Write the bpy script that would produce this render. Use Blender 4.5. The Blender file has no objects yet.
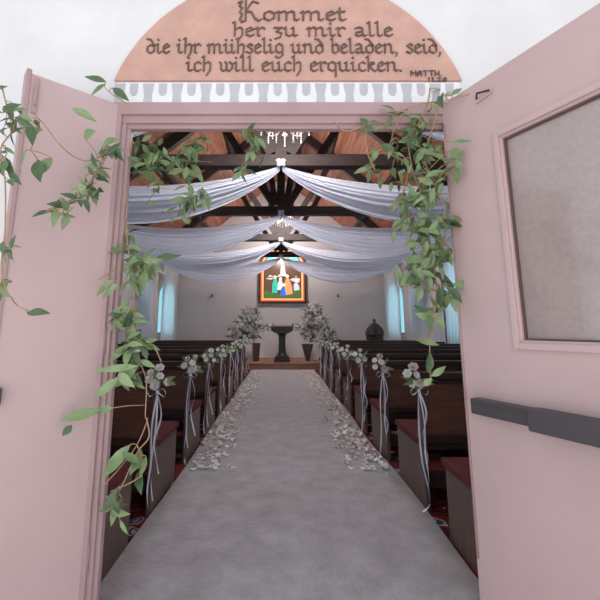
import bpy, bmesh, math, random
from mathutils import Vector, Matrix
random.seed(7)
PI = math.pi
C = bpy.context.scene.collection
S = bpy.context.scene

# ------------------------------------------------------------------ camera
EYE = 1.15
TILT = math.atan(73 / 400.0)
cam = bpy.data.cameras.new('camera')
cam.lens = 24.0; cam.sensor_width = 36.0; cam.sensor_fit = 'HORIZONTAL'
cam.shift_x = 19 / 600.0; cam.shift_y = -46 / 600.0
cam.clip_start = 0.02; cam.clip_end = 200
co = bpy.data.objects.new('camera', cam); C.objects.link(co)
co.location = (0, 0, EYE); co.rotation_euler = (PI / 2 + TILT, 0, 0)
S.camera = co

# ------------------------------------------------------------------ world, lights, exposure
w = bpy.data.worlds.new('sky'); S.world = w; w.use_nodes = True
nt = w.node_tree; nt.nodes.clear()
bgn = nt.nodes.new('ShaderNodeBackground'); wo = nt.nodes.new('ShaderNodeOutputWorld')
bgn.inputs[0].default_value = (0.87, 0.925, 1.0, 1); bgn.inputs[1].default_value = 0.72
nt.links.new(bgn.outputs[0], wo.inputs[0])

def area(name, loc, rot, sx, sy, power, col):
    l = bpy.data.lights.new(name, 'AREA'); l.shape = 'RECTANGLE'; l.size = sx; l.size_y = sy
    l.energy = power; l.color = col
    o = bpy.data.objects.new(name, l); C.objects.link(o); o.location = loc; o.rotation_euler = rot
    return o
sl = bpy.data.lights.new('sun', 'SUN'); sl.energy = 2.8; sl.angle = math.radians(0.6); sl.color = (1.0, 0.96, 0.91)
so = bpy.data.objects.new('sun', sl); C.objects.link(so); so.rotation_euler = (math.radians(-11), math.radians(-5), 0); so.location = (0, 6, 20)
HALF = 3.75          # half width of the nave
WINDOWS = [(12.95, 1.2), (10.95, 1.5), (8.15, 1.4), (5.6, 1.4), (3.3, 1.2)]   # centre along the aisle, width; the last one unseen, added for its light
for yc, ww in WINDOWS:
    for s in (-1, 1):
        area('window_daylight', (s * (HALF + 0.75), yc, 1.9), (0, s * PI / 2, 0), 1.9, ww, 13, (0.93, 0.97, 1.0))
S.view_settings.view_transform = 'Standard'
S.view_settings.look = 'None'
S.view_settings.gamma = 1.0
S.view_settings.exposure = 0.66
try:
    S.cycles.use_denoising = True
    S.cycles.max_bounces = 10; S.cycles.diffuse_bounces = 6; S.cycles.transparent_max_bounces = 16
    S.cycles.sample_clamp_indirect = 6.0
except Exception: pass

# ------------------------------------------------------------------ helpers
def at(px, py, Y):
    """world point at depth Y (along the aisle) seen at pixel px, py"""
    a = (254.0 - py) / 400.0
    c, s = math.cos(TILT), math.sin(TILT)
    zc = Y * (s + a * c) / (c - a * s)
    wd = Y * c + zc * s
    return Vector(((px - 281.0) / 400.0 * wd, Y, EYE + zc))

class MB:
    def __init__(self): self.v = []; self.f = []; self.m = []; self.sm = []
    def add(self, vs, fs, mi=0, smooth=False):
        n = len(self.v); self.v += [tuple(p) for p in vs]
        for f in fs:
            self.f.append(tuple(i + n for i in f)); self.m.append(mi); self.sm.append(smooth)
    def box(self, x0, y0, z0, x1, y1, z1, mi=0, M=None):
        vs = [Vector(p) for p in ((x0,y0,z0),(x1,y0,z0),(x1,y1,z0),(x0,y1,z0),(x0,y0,z1),(x1,y0,z1),(x1,y1,z1),(x0,y1,z1))]
        if M: vs = [M @ p for p in vs]
        self.add(vs, [(3,2,1,0),(4,5,6,7),(0,1,5,4),(1,2,6,5),(2,3,7,6),(3,0,4,7)], mi)
    def bar(self, a, b, wd, ht, up=(0,0,1), mi=0):
        a, b = Vector(a), Vector(b); d = (b - a); L = d.length; d.normalize()
        r = d.cross(Vector(up)); 
        if r.length < 1e-5: r = d.cross(Vector((1,0,0)))
        r.normalize(); u = r.cross(d)
        vs = []
        for p in (a, b):
            for i, j in ((-1,-1),(1,-1),(1,1),(-1,1)):
                vs.append(p + r * (i * wd / 2) + u * (j * ht / 2))
        self.add(vs, [(3,2,1,0),(4,5,6,7),(0,1,5,4),(1,2,6,5),(2,3,7,6),(3,0,4,7)], mi)
    def tube(self, pts, r, n=6, mi=0, r1=None):
        pts = [Vector(p) for p in pts]; m = len(pts)
        if m < 2: return
        vs = []; t0 = (pts[1] - pts[0]).normalized()
        u = t0.orthogonal().normalized()
        for i, p in enumerate(pts):
            t = (pts[min(i+1, m-1)] - pts[max(i-1, 0)])
            if t.length < 1e-9: t = t0.copy()
            t.normalize(); u = (u - t * u.dot(t))
            if u.length < 1e-6: u = t.orthogonal()
            u.normalize(); b = t.cross(u)
            rr = r if r1 is None else r + (r1 - r) * i / (m - 1)
            for k in range(n):
                a = 2 * PI * k / n
                vs.append(p + u * (rr * math.cos(a)) + b * (rr * math.sin(a)))
        fs = []
        for i in range(m - 1):
            for k in range(n):
                fs.append((i*n+k, i*n+(k+1)%n, (i+1)*n+(k+1)%n, (i+1)*n+k))
        fs.append(tuple(range(n-1, -1, -1))); fs.append(tuple((m-1)*n+k for k in range(n)))
        self.add(vs, fs, mi, True)
    def lathe(self, prof, n=16, c=(0,0,0), mi=0, smooth=True, rot=0.0):
        vs = []
        for r, z in prof:
            for k in range(n):
                a = 2*PI*k/n + rot
                vs.append((c[0]+r*math.cos(a), c[1]+r*math.sin(a), c[2]+z))
        fs = []
        for i in range(len(prof)-1):
            for k in range(n):
                fs.append((i*n+k, i*n+(k+1)%n, (i+1)*n+(k+1)%n, (i+1)*n+k))
        fs.append(tuple(range(n-1,-1,-1))); fs.append(tuple((len(prof)-1)*n+k for k in range(n)))
        self.add(vs, fs, mi, smooth)
    def prism(self, poly, f0, f1, mi=0):
        """poly: 2d points; f0 / f1 map a 2d point to the near / far 3d point"""
        n = len(poly)
        vs = [f0(p) for p in poly] + [f1(p) for p in poly]
        fs = [tuple(range(n)), tuple(range(2*n-1, n-1, -1))] + [(i, i+n, (i+1)%n+n, (i+1)%n) for i in range(n)]
        self.add(vs, fs, mi)
    def grid(self, P, mi=0, smooth=True):
        """P: rows of points"""
        r, c = len(P), len(P[0])
        vs = [p for row in P for p in row]
        fs = [(i*c+j, i*c+j+1, (i+1)*c+j+1, (i+1)*c+j) for i in range(r-1) for j in range(c-1)]
        self.add(vs, fs, mi, smooth)
    def mesh(self, name, mats, fix=True):
        me = bpy.data.meshes.new(name)
        me.from_pydata(self.v, [], self.f)
        if not isinstance(mats, (list, tuple)): mats = [mats]
        for m in mats: me.materials.append(m)
        me.polygons.foreach_set('material_index', self.m)
        me.polygons.foreach_set('use_smooth', self.sm)
        if fix:
            bm = bmesh.new(); bm.from_mesh(me); bmesh.ops.recalc_face_normals(bm, faces=bm.faces); bm.to_mesh(me); bm.free()
        me.update(); return me
    def build(self, name, mats, parent=None, bevel=0.0, fix=True, solid=0.0):
        o = bpy.data.objects.new(name, self.mesh(name, mats, fix)); C.objects.link(o)
        if parent: o.parent = parent
        if solid:
            sd = o.modifiers.new('solid', 'SOLIDIFY'); sd.thickness = solid; sd.offset = 0
        if bevel:
            bv = o.modifiers.new('bevel', 'BEVEL'); bv.width = bevel; bv.segments = 2; bv.limit_method = 'ANGLE'
        return o
def tag(o, label=None, cat=None, group=None, kind=None):
    if label: o['label'] = label
    if cat: o['category'] = cat
    if group: o['group'] = group
    if kind: o['kind'] = kind
    return o
def empty(name, loc, label, cat, group=None, rz=0.0):
    o = bpy.data.objects.new(name, None); C.objects.link(o); o.location = loc; o.rotation_euler.z = rz
    o.empty_display_size = 0.1
    return tag(o, label, cat, group)
def dup(root, loc=None, rz=None, label=None, group=None, scale=None):
    r = root.copy(); C.objects.link(r)
    if loc is not None: r.location = loc
    if rz is not None: r.rotation_euler.z = rz
    if scale is not None: r.scale = scale
    if label: r['label'] = label
    if group: r['group'] = group
    for ch in list(root.children):
        c = ch.copy(); C.objects.link(c); c.parent = r
        for g in list(ch.children):
            d = g.copy(); C.objects.link(d); d.parent = c
    return r
def struct(o): o['kind'] = 'structure'; return o
ORD = ['nearest', 'second', 'third', 'fourth', 'fifth', 'sixth', 'seventh', 'eighth', 'ninth', 'tenth']

# ------------------------------------------------------------------ materials
def mat(name, col, rough=0.6, noise=0.0, nscale=8.0, col2=None, bump=0.0, bscale=40.0, metal=0.0, stretch=None, spec=0.4,
        emit=None, estr=0.0, sheen=0.0, trans=0.0):
    m = bpy.data.materials.new(name); m.use_nodes = True
    t = m.node_tree; b = t.nodes['Principled BSDF']
    b.inputs['Base Color'].default_value = (*col, 1)
    b.inputs['Roughness'].default_value = rough; b.inputs['Metallic'].default_value = metal
    b.inputs['Specular IOR Level'].default_value = spec
    if sheen: b.inputs['Sheen Weight'].default_value = sheen
    if trans: b.inputs['Transmission Weight'].default_value = trans
    if emit:
        b.inputs['Emission Color'].default_value = (*emit, 1); b.inputs['Emission Strength'].default_value = estr
    tc = t.nodes.new('ShaderNodeTexCoord'); mp = t.nodes.new('ShaderNodeMapping')
    t.links.new(tc.outputs['Object'], mp.inputs['Vector'])
    if stretch: mp.inputs['Scale'].default_value = stretch
    if noise or col2:
        n = t.nodes.new('ShaderNodeTexNoise'); n.inputs['Scale'].default_value = nscale; n.inputs['Detail'].default_value = 6
        n.inputs['Roughness'].default_value = 0.6
        t.links.new(mp.outputs[0], n.inputs['Vector'])
        r = t.nodes.new('ShaderNodeValToRGB')
        c2 = col2 or tuple(min(1, x * (1 + noise)) for x in col)
        c1 = col if col2 else tuple(x * (1 - noise) for x in col)
        r.color_ramp.elements[0].position = 0.32; r.color_ramp.elements[0].color = (*c1, 1)
        r.color_ramp.elements[1].position = 0.68; r.color_ramp.elements[1].color = (*c2, 1)
        t.links.new(n.outputs['Fac'], r.inputs[0]); t.links.new(r.outputs[0], b.inputs['Base Color'])
    if bump:
        n2 = t.nodes.new('ShaderNodeTexNoise'); n2.inputs['Scale'].default_value = bscale; n2.inputs['Detail'].default_value = 4
        t.links.new(mp.outputs[0], n2.inputs['Vector'])
        bp = t.nodes.new('ShaderNodeBump'); bp.inputs['Strength'].default_value = bump; bp.inputs['Distance'].default_value = 0.01
        t.links.new(n2.outputs['Fac'], bp.inputs['Height']); t.links.new(bp.outputs[0], b.inputs['Normal'])
    return m
def fabric(name, col, transl=0.5, transp=0.0, rough=0.9):
    m = bpy.data.materials.new(name); m.use_nodes = True
    t = m.node_tree; t.nodes.clear()
    out = t.nodes.new('ShaderNodeOutputMaterial')
    d = t.nodes.new('ShaderNodeBsdfDiffuse'); d.inputs[0].default_value = (*col, 1)
    tr = t.nodes.new('ShaderNodeBsdfTranslucent'); tr.inputs[0].default_value = (*col, 1)
    mx = t.nodes.new('ShaderNodeMixShader'); mx.inputs[0].default_value = transl
    t.links.new(d.outputs[0], mx.inputs[1]); t.links.new(tr.outputs[0], mx.inputs[2])
    last = mx
    if transp:
        tp = t.nodes.new('ShaderNodeBsdfTransparent'); m2 = t.nodes.new('ShaderNodeMixShader'); m2.inputs[0].default_value = transp
        t.links.new(mx.outputs[0], m2.inputs[1]); t.links.new(tp.outputs[0], m2.inputs[2]); last = m2
    t.links.new(last.outputs[0], out.inputs[0])
    return m
M = {}
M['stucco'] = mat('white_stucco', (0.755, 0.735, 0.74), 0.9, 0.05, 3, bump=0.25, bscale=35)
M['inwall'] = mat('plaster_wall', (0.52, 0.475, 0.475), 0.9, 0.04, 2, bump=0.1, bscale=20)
M['pink'] = mat('pink_paint', (0.585, 0.42, 0.415), 0.42, 0.05, 2.2, bump=0.06, bscale=60, spec=0.35)
M['mauve'] = mat('mauve_paint', (0.44, 0.295, 0.295), 0.5, 0.06, 5, bump=0.08, bscale=60)
M['terracotta'] = mat('terracotta_plaster', (0.585, 0.35, 0.285), 0.9, 0.10, 9, bump=0.3, bscale=70)
M['letter'] = mat('letter_paint', (0.155, 0.095, 0.08), 0.8, 0.25, 30)
M['friezegrey'] = mat('frieze_grey', (0.53, 0.51, 0.535), 0.9, 0.06, 20)
M['frieze'] = mat('frieze_white', (0.83, 0.82, 0.83), 0.9, 0.03, 9, bump=0.2, bscale=50)
M['darkwood'] = mat('dark_wood', (0.030, 0.017, 0.015), 0.38, nscale=6, col2=(0.060, 0.033, 0.028), stretch=(1, 6, 6), bump=0.05)
M['pewwood'] = mat('pew_wood', (0.085, 0.036, 0.027), 0.42, nscale=5, col2=(0.16, 0.070, 0.050), stretch=(0.8, 6, 7), bump=0.04)
M['pewend'] = mat('pew_end_wood', (0.10, 0.058, 0.045), 0.45, nscale=6, col2=(0.155, 0.094, 0.076), stretch=(6, 6, 1), bump=0.05)
M['cushion'] = mat('red_cushion', (0.115, 0.030, 0.034), 0.9, 0.2, 30, bump=0.1, bscale=200, spec=0.15)
M['deck'] = mat('roof_boards', (0.13, 0.045, 0.028), 0.65, nscale=3, col2=(0.37, 0.145, 0.085), stretch=(5, 0.35, 5), bump=0.08)
M['beam'] = mat('beam_wood', (0.018, 0.011, 0.010), 0.6, nscale=5, col2=(0.042, 0.025, 0.023), stretch=(1, 6, 6), bump=0.1)
M['ground'] = mat('concrete', (0.70, 0.68, 0.67), 0.9, 0.08, 4, bump=0.2)
M['stage'] = mat('stage_wood', (0.26, 0.12, 0.075), 0.5, nscale=4, col2=(0.38, 0.19, 0.12), stretch=(0.6, 8, 8))
M['leaf'] = mat('leaf_green', (0.125, 0.195, 0.075), 0.45, nscale=9, col2=(0.30, 0.40, 0.20), spec=0.4)
M['leafdark'] = mat('leaf_dark', (0.045, 0.085, 0.036), 0.4, nscale=9, col2=(0.12, 0.20, 0.09), spec=0.45)
M['sage'] = mat('sage_leaf', (0.055, 0.080, 0.042), 0.6, nscale=12, col2=(0.16, 0.19, 0.11))
M['stem'] = mat('vine_stem', (0.42, 0.27, 0.15), 0.6, 0.2, 20)
M['stemgreen'] = mat('green_stem', (0.22, 0.25, 0.10), 0.6, 0.2, 20)
M['petal'] = mat('white_petal', (0.86, 0.84, 0.81), 0.7, 0.05, 20)
M['blush'] = mat('blush_petal', (0.76, 0.63, 0.62), 0.7, 0.06, 20)
M['satin'] = mat('satin_ribbon', (0.80, 0.81, 0.93), 0.3, 0.04, 20, spec=0.6)
M['drape'] = fabric('drape_fabric', (0.73, 0.765, 0.89), 0.35, 0.0)
M['curtain'] = fabric('sheer_curtain', (0.70, 0.72, 0.75), 0.55, 0.06)
M['lined'] = fabric('lined_curtain', (0.66, 0.66, 0.70), 0.10, 0.0)
M['cloth'] = mat('white_cloth', (0.84, 0.81, 0.81), 0.9, 0.03, 5)
M['iron'] = mat('dark_iron', (0.035, 0.028, 0.028), 0.45, 0.2, 20)
M['bargrey'] = mat('grey_bar', (0.072, 0.062, 0.068), 0.45, 0.08, 8, spec=0.4)
M['steel'] = mat('worn_steel', (0.55, 0.50, 0.50), 0.35, 0.15, 40, metal=0.7)
M['crystal'] = mat('crystal', (0.80, 0.72, 0.70), 0.15, emit=(1, 0.9, 0.85), estr=0.02, spec=0.6)
M['bulb'] = mat('candle_bulb', (1, 0.95, 0.9), 0.3, emit=(1, 0.86, 0.70), estr=3.0)
M['pulpit'] = mat('black_oak', (0.022, 0.019, 0.020), 0.4, nscale=6, col2=(0.05, 0.042, 0.042))

# red church carpet: figured
def carpet():
    m = bpy.data.materials.new('figured_carpet'); m.use_nodes = True
    t = m.node_tree; b = t.nodes['Principled BSDF']; b.inputs['Roughness'].default_value = 0.95; b.inputs['Specular IOR Level'].default_value = 0.1
    tc = t.nodes.new('ShaderNodeTexCoord')
    v = t.nodes.new('ShaderNodeTexVoronoi'); v.inputs['Scale'].default_value = 6.0
    n = t.nodes.new('ShaderNodeTexNoise'); n.inputs['Scale'].default_value = 9; n.inputs['Detail'].default_value = 3
    mxv = t.nodes.new('ShaderNodeMixRGB'); mxv.inputs[0].default_value = 0.14
    t.links.new(tc.outputs['Object'], n.inputs['Vector']); t.links.new(tc.outputs['Object'], mxv.inputs[1]); t.links.new(n.outputs['Color'], mxv.inputs[2])
    t.links.new(mxv.outputs[0], v.inputs['Vector'])
    r = t.nodes.new('ShaderNodeValToRGB'); r.color_ramp.interpolation = 'CONSTANT'
    el = r.color_ramp.elements
    el[0].position = 0.0; el[0].color = (0.30, 0.30, 0.36, 1)
    el[1].position = 0.16; el[1].color = (0.04, 0.05, 0.10, 1)
    for p, c in ((0.24, (0.34, 0.33, 0.37, 1)), (0.30, (0.13, 0.018, 0.018, 1)), (0.46, (0.05, 0.010, 0.013, 1)), (0.56, (0.14, 0.022, 0.020, 1))):
        e = el.new(p); e.color = c
    t.links.new(v.outputs['Distance'], r.inputs[0]); t.links.new(r.outputs[0], b.inputs['Base Color'])
    return m
M['carpet'] = carpet()
def runner_mat():
    m = mat('plush_runner', (0.335, 0.312, 0.335), 0.95, nscale=6.5, col2=(0.47, 0.452, 0.49), bump=0.9, bscale=38, spec=0.1, sheen=0.3)
    return m
M['runner'] = runner_mat()
def tinted_glass(name, col, gloss=0.12, rough=0.03):
    m = bpy.data.materials.new(name); m.use_nodes = True
    t = m.node_tree; t.nodes.clear(); out = t.nodes.new('ShaderNodeOutputMaterial')
    tp = t.nodes.new('ShaderNodeBsdfTransparent'); tp.inputs[0].default_value = (*col, 1)
    g = t.nodes.new('ShaderNodeBsdfGlossy'); g.inputs['Roughness'].default_value = rough
    mx = t.nodes.new('ShaderNodeMixShader'); mx.inputs[0].default_value = gloss
    t.links.new(tp.outputs[0], mx.inputs[1]); t.links.new(g.outputs[0], mx.inputs[2]); t.links.new(mx.outputs[0], out.inputs[0])
    return m
M['teal_glass'] = tinted_glass('teal_glass', (0.40, 0.76, 0.86))
def door_glass():
    m = bpy.data.materials.new('pebbled_glass'); m.use_nodes = True
    t = m.node_tree; t.nodes.clear(); out = t.nodes.new('ShaderNodeOutputMaterial')
    tc = t.nodes.new('ShaderNodeTexCoord'); n = t.nodes.new('ShaderNodeTexNoise'); n.inputs['Scale'].default_value = 55; n.inputs['Detail'].default_value = 5
    t.links.new(tc.outputs['Object'], n.inputs['Vector'])
    bp = t.nodes.new('ShaderNodeBump'); bp.inputs['Strength'].default_value = 0.05; bp.inputs['Distance'].default_value = 0.002
    t.links.new(n.outputs['Fac'], bp.inputs['Height'])
    r = t.nodes.new('ShaderNodeValToRGB'); r.color_ramp.elements[0].color = (0.50, 0.41, 0.39, 1); r.color_ramp.elements[1].color = (0.58, 0.48, 0.46, 1)
    r.color_ramp.elements[0].position = 0.35; r.color_ramp.elements[1].position = 0.65
    t.links.new(n.outputs['Fac'], r.inputs[0])
    d = t.nodes.new('ShaderNodeBsdfDiffuse'); t.links.new(r.outputs[0], d.inputs[0])
    tl = t.nodes.new('ShaderNodeBsdfTranslucent'); tl.inputs[0].default_value = (0.55, 0.48, 0.47, 1)
    g = t.nodes.new('ShaderNodeBsdfGlossy'); g.inputs['Roughness'].default_value = 0.09; g.inputs[0].default_value = (0.85, 0.78, 0.78, 1)
    t.links.new(bp.outputs[0], g.inputs['Normal'])
    m1 = t.nodes.new('ShaderNodeMixShader'); m1.inputs[0].default_value = 0.4
    t.links.new(d.outputs[0], m1.inputs[1]); t.links.new(tl.outputs[0], m1.inputs[2])
    m2 = t.nodes.new('ShaderNodeMixShader'); m2.inputs[0].default_value = 0.14
    t.links.new(m1.outputs[0], m2.inputs[1]); t.links.new(g.outputs[0], m2.inputs[2]); t.links.new(m2.outputs[0], out.inputs[0])
    return m
M['door_glass'] = door_glass()

# ------------------------------------------------------------------ room shell
FRONT0, FRONT1 = 1.60, 1.78      # outer / inner face of the entrance wall
BACK = 14.0
EAVE, RIDGE = 3.45, 6.55
OPL, OPR, OPT = -0.70, 0.76, 2.06     # rough opening of the doorway
b = MB(); b.box(-HALF, FRONT1, -0.12, HALF, BACK, 0.0); struct(b.build('floor', M['carpet']))
b = MB(); b.box(-14, -14, -0.16, 14, FRONT1, -0.02); struct(b.build('ground_paving', M['ground']))
# entrance wall with the doorway left open
b = MB()
b.box(-6.5, FRONT0, -0.1, OPL - 0.04, FRONT1, 7.0); b.box(OPR + 0.05, FRONT0, -0.1, 6.5, FRONT1, 7.0)
b.box(OPL - 0.04, FRONT0, 2.105, OPR + 0.05, FRONT1, 7.0)
struct(b.build('wall_front', M['stucco']))
# far gable wall
b = MB()
prof = [(-HALF - 0.2, -0.1), (HALF + 0.2, -0.1), (HALF + 0.2, EAVE + 0.2), (0, RIDGE + 0.4), (-HALF - 0.2, EAVE + 0.2)]
b.prism(prof, lambda p: (p[0], BACK, p[1]), lambda p: (p[0], BACK + 0.2, p[1]))
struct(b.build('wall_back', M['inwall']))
# side walls with arched windows
SILL, SPRING = 0.95, 1.95
def side_wall(s):
    b = MB(); x0, x1 = s * HALF, s * (HALF + 0.22)
    lo, hi = min(x0, x1), max(x0, x1)
    b.box(lo, FRONT1, -0.1, hi, BACK, SILL)
    ys = sorted((yc - ww / 2, yc + ww / 2, yc, ww / 2) for yc, ww in WINDOWS)
    prev = FRONT1
    for a0, a1, yc, r in ys:
        b.box(lo, prev, SILL, hi, a0, EAVE + 0.1)
        n = 12
        top = [(yc - r * math.cos(PI * i / n), SPRING + r * 0.95 * math.sin(PI * i / n)) for i in range(n + 1)]
        for i in range(n):
            (ya, za), (yb, zb) = top[i], top[i + 1]
            b.prism([(ya, za), (yb, zb), (yb, EAVE + 0.1), (ya, EAVE + 0.1)], lambda p: (lo, p[0], p[1]), lambda p: (hi, p[0], p[1]))
        prev = a1
    b.box(lo, prev, SILL, hi, BACK, EAVE + 0.1)
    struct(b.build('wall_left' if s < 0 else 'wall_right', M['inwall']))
side_wall(-1); side_wall(1)
k = 0
for s in (-1, 1):
    for yc, ww in WINDOWS:
        k += 1; r = ww / 2; n = 16
        arc = [(yc - r * math.cos(PI * i / n), SPRING + r * 0.95 * math.sin(PI * i / n)) for i in range(n + 1)]
        loop = [(yc - r, SILL)] + arc + [(yc + r, SILL)]
        x = s * (HALF + 0.10)
        g = MB(); g.add([(x, p[0], p[1]) for p in loop], [tuple(range(len(loop)))])
        go = struct(g.build('window_%d' % k, M['teal_glass']))
        f = MB(); xf = s * (HALF + 0.06)
        f.tube([(xf, p[0], p[1]) for p in loop + [loop[0]]], 0.035, 6)
        f.bar((xf, yc, SILL), (xf, yc, SPRING + r * 0.9), 0.03, 0.03)
        struct(f.build('window_frame', M['beam'], go))
# roof deck
b = MB()
for s in (-1, 1):
    xe, ze = s * (HALF + 0.5), EAVE - 0.5 * (RIDGE - EAVE) / HALF
    p = [(xe, ze), (0, RIDGE), (0, RIDGE + 0.12), (xe, ze + 0.12)]
    b.prism(p, lambda q: (q[0], FRONT1, q[1]), lambda q: (q[0], BACK + 0.2, q[1]))
struct(b.build('ceiling', M['deck']))
# rafters, ridge and purlins
slope = (RIDGE - EAVE) / HALF
def rz(x): return RIDGE - abs(x) * slope
for x in (-2.45, -1.2, 0.0, 1.2, 2.45):
    b = MB(); b.box(x - 0.045, FRONT1, rz(x) - 0.20, x + 0.045, BACK, rz(x) - 0.06); struct(b.build('purlin_beam', M['beam']))
# trusses
TRUSS = [2.69, 4.95, 7.22, 9.48, 11.74]
TZ = 3.20
for y in TRUSS:
    t = bpy.data.objects.new('roof_truss_beam', None); C.objects.link(t); t['kind'] = 'structure'; t.location = (0, y, TZ)
    b = MB(); b.box(-HALF, -0.075, 0.0, HALF, 0.075, 0.16); struct(b.build('tie_beam', M['beam'], t, 0.008))
    b = MB(); b.box(-0.075, -0.06, 0.16, 0.075, 0.06, RIDGE - TZ - 0.2); struct(b.build('king_post', M['beam'], t))
    for s in (-1, 1):
        b = MB(); b.bar((s * 0.12, 0, 0.18), (s * 1.30, 0, rz(1.30) - TZ - 0.2), 0.11, 0.13); struct(b.build('strut', M['beam'], t))
        b = MB(); b.bar((s * 0.10, 0, 0.22), (s * 0.52, 0, rz(0.52) - TZ - 0.2), 0.09, 0.11); struct(b.build('strut', M['beam'], t))
        b = MB(); b.bar((s * HALF, 0, rz(HALF) - TZ - 0.15), (s * 0.05, 0, rz(0.05) - TZ - 0.15), 0.13, 0.2); struct(b.build('principal_rafter', M['beam'], t))
# platform at the far end
b = MB(); b.box(-HALF, 11.28, 0.0, HALF, BACK, 0.15); b.box(-HALF, 11.25, 0.15, HALF, BACK, 0.18)
struct(b.build('floor_platform', M['stage'], None, 0.006))

# ------------------------------------------------------------------ door frame
def step_frame():
    b = MB()
    # (outer depth, inner depth, left edge, right edge, underside)
    for y0, y1, l, r, tp in ((1.575, 1.600, -0.682, 0.742, at(200, 114, 1.575).z), (1.588, 1.612, -0.664, 0.748, at(200, 123, 1.588).z), (1.600, 1.632, -0.648, 0.754, at(200, 131, 1.62).z)):
        b.box(l - 0.03 if l > -0.68 else -0.72, y0, -0.02, l, y1, tp); b.box(r, y0, -0.02, r + 0.04, y1, tp)
        b.box(l - 0.03 if l > -0.68 else -0.72, y0, tp, r + 0.04, y1, tp + 0.05 if l > -0.68 else 2.103)
    o = b.build('trim_1', M['mauve'], None, 0.004); struct(o); return o
step_frame()
b = MB(); b.box(-0.70, 1.55, -0.02, 0.72, 1.775, 0.008); struct(b.build('door_sill', M['stage']))

# ------------------------------------------------------------------ lunette with the inscription
YF = FRONT0
pc = at(288, 82, YF); pl = at(115, 82, YF); ptop = at(288, -25, YF)
hw = pc.x - pl.x; hh = ptop.z - pc.z
R = (hw * hw + hh * hh) / (2 * hh); cz = ptop.z - R
lun = empty('inscription_panel', (pc.x, YF, pc.z), 'pink half-round plaster panel with dark German blackletter verse above the doorway', 'sign')
a0 = math.asin(min(1, hw / R))
arc = [(R * math.sin(-a0 + 2 * a0 * i / 40), cz + R * math.cos(-a0 + 2 * a0 * i / 40) - pc.z) for i in range(41)]
b = MB(); b.prism(arc, lambda p: (p[0], -0.012, p[1]), lambda p: (p[0], -0.0005, p[1])); b.build('panel', M['terracotta'], lun)
FR = {  # strokes on an x-height of 1
 'i': ([[(0,.82),(.13,.95),(.13,.15),(.26,.04),(.36,.16)]], .42), 'n': ([[(0,.82),(.13,.95),(.13,.04)],[(.13,.75),(.40,.97),(.53,.82),(.53,.15),(.65,.04),(.74,.16)]], .80),
 'm': ([[(0,.82),(.13,.95),(.13,.04)],[(.13,.75),(.37,.97),(.48,.82),(.48,.04)],[(.48,.75),(.72,.97),(.84,.82),(.84,.15),(.96,.04),(1.05,.16)]], 1.12),
 'u': ([[(0,.85),(.13,.95),(.13,.2),(.30,.03),(.53,.25)],[(.42,.85),(.53,.95),(.53,.15),(.65,.04),(.74,.16)]], .80),
 'r': ([[(0,.82),(.13,.95),(.13,.15),(.24,.04)],[(.13,.72),(.36,.96),(.50,.80)]], .52),
 'e': ([[(.48,.18),(.28,.02),(.09,.2),(.09,.75),(.30,.97),(.47,.74),(.10,.45)]], .56),
 'o': ([[(.08,.22),(.08,.75),(.30,.97),(.52,.78),(.52,.25),(.30,.02),(.08,.22)]], .62),
 'a': ([[(.08,.84),(.28,.97),(.46,.82),(.46,.14),(.60,.04),(.68,.16)],[(.46,.56),(.12,.42),(.09,.16),(.25,.03),(.46,.2)]], .70),
 'd': ([[(.02,1.45),(.25,1.4),(.52,.85),(.52,.22),(.30,.02),(.08,.22),(.08,.66),(.30,.88),(.50,.72)]], .64),
 'h': ([[(.02,1.45),(.14,1.55),(.14,.05)],[(.14,.7),(.40,.96),(.54,.8),(.52,.1),(.32,-.38)]], .66),
 'l': ([[(.02,1.42),(.14,1.55),(.14,.16),(.26,.03),(.36,.16)]], .42),
 'b': ([[(.02,1.42),(.14,1.55),(.12,.2),(.30,.02),(.52,.24),(.52,.74),(.34,.95),(.12,.72)]], .62),
 'k': ([[(.02,1.42),(.14,1.55),(.14,.05)],[(.14,.62),(.36,.95),(.50,.78),(.18,.52)],[(.2,.52),(.42,.12),(.56,.04),(.62,.15)]], .64),
 's': ([[(.46,.80),(.28,.97),(.10,.78),(.44,.38),(.42,.16),(.25,.02),(.05,.18)]], .54),
 't': ([[(.13,1.3),(.13,.16),(.26,.03),(.40,.16)],[(-.02,.9),(.36,.92)]], .46),
 'c': ([[(.46,.80),(.30,.97),(.09,.75),(.09,.2),(.28,.02),(.47,.17)]], .52),
 'g': ([[(.08,.25),(.08,.75),(.30,.97),(.52,.80),(.52,-.2),(.28,-.45),(.05,-.3)],[(.08,.25),(.30,.05),(.50,.22)]], .66),
 'q': ([[(.08,.25),(.08,.75),(.30,.97),(.52,.80),(.52,-.5)],[(.08,.25),(.30,.05),(.50,.22)]], .66),
 'z': ([[(.05,.9),(.45,.92),(.16,.52),(.44,.34),(.36,-.1),(.10,-.25)]], .54),
 'w': ([[(.02,.92),(.12,.8),(.12,.2),(.27,.03),(.45,.2)],[(.35,.95),(.45,.82),(.45,.18),(.62,.03),(.80,.3),(.80,.75),(.62,.95)]], .90),
 'K': ([[(.30,2.1),(.30,.0),(.12,-.15)],[(-.05,1.85),(.12,2.0),(.02,1.5),(.14,1.3),(.02,.9),(.14,.65),(.04,.15),(.16,-.1)],[(.30,.95),(.60,2.0),(.88,1.8)],[(.30,.95),(.55,.9),(.74,.2),(.92,-.02),(1.02,.16)]], 1.08),
 ',': ([[(.08,.08),(.12,-.05),(.03,-.25)]], .3), '.': ([[(.06,.1),(.13,.03)]], .3), ' ': ([], .42),
}
FR['\u00fc'] = (FR['u'][0] + [[(.10,1.38),(.16,1.30)], [(.50,1.38),(.56,1.30)]], .80)
FR['i'] = (FR['i'][0] + [[(.10,1.40),(.17,1.31)]], .42)
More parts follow.
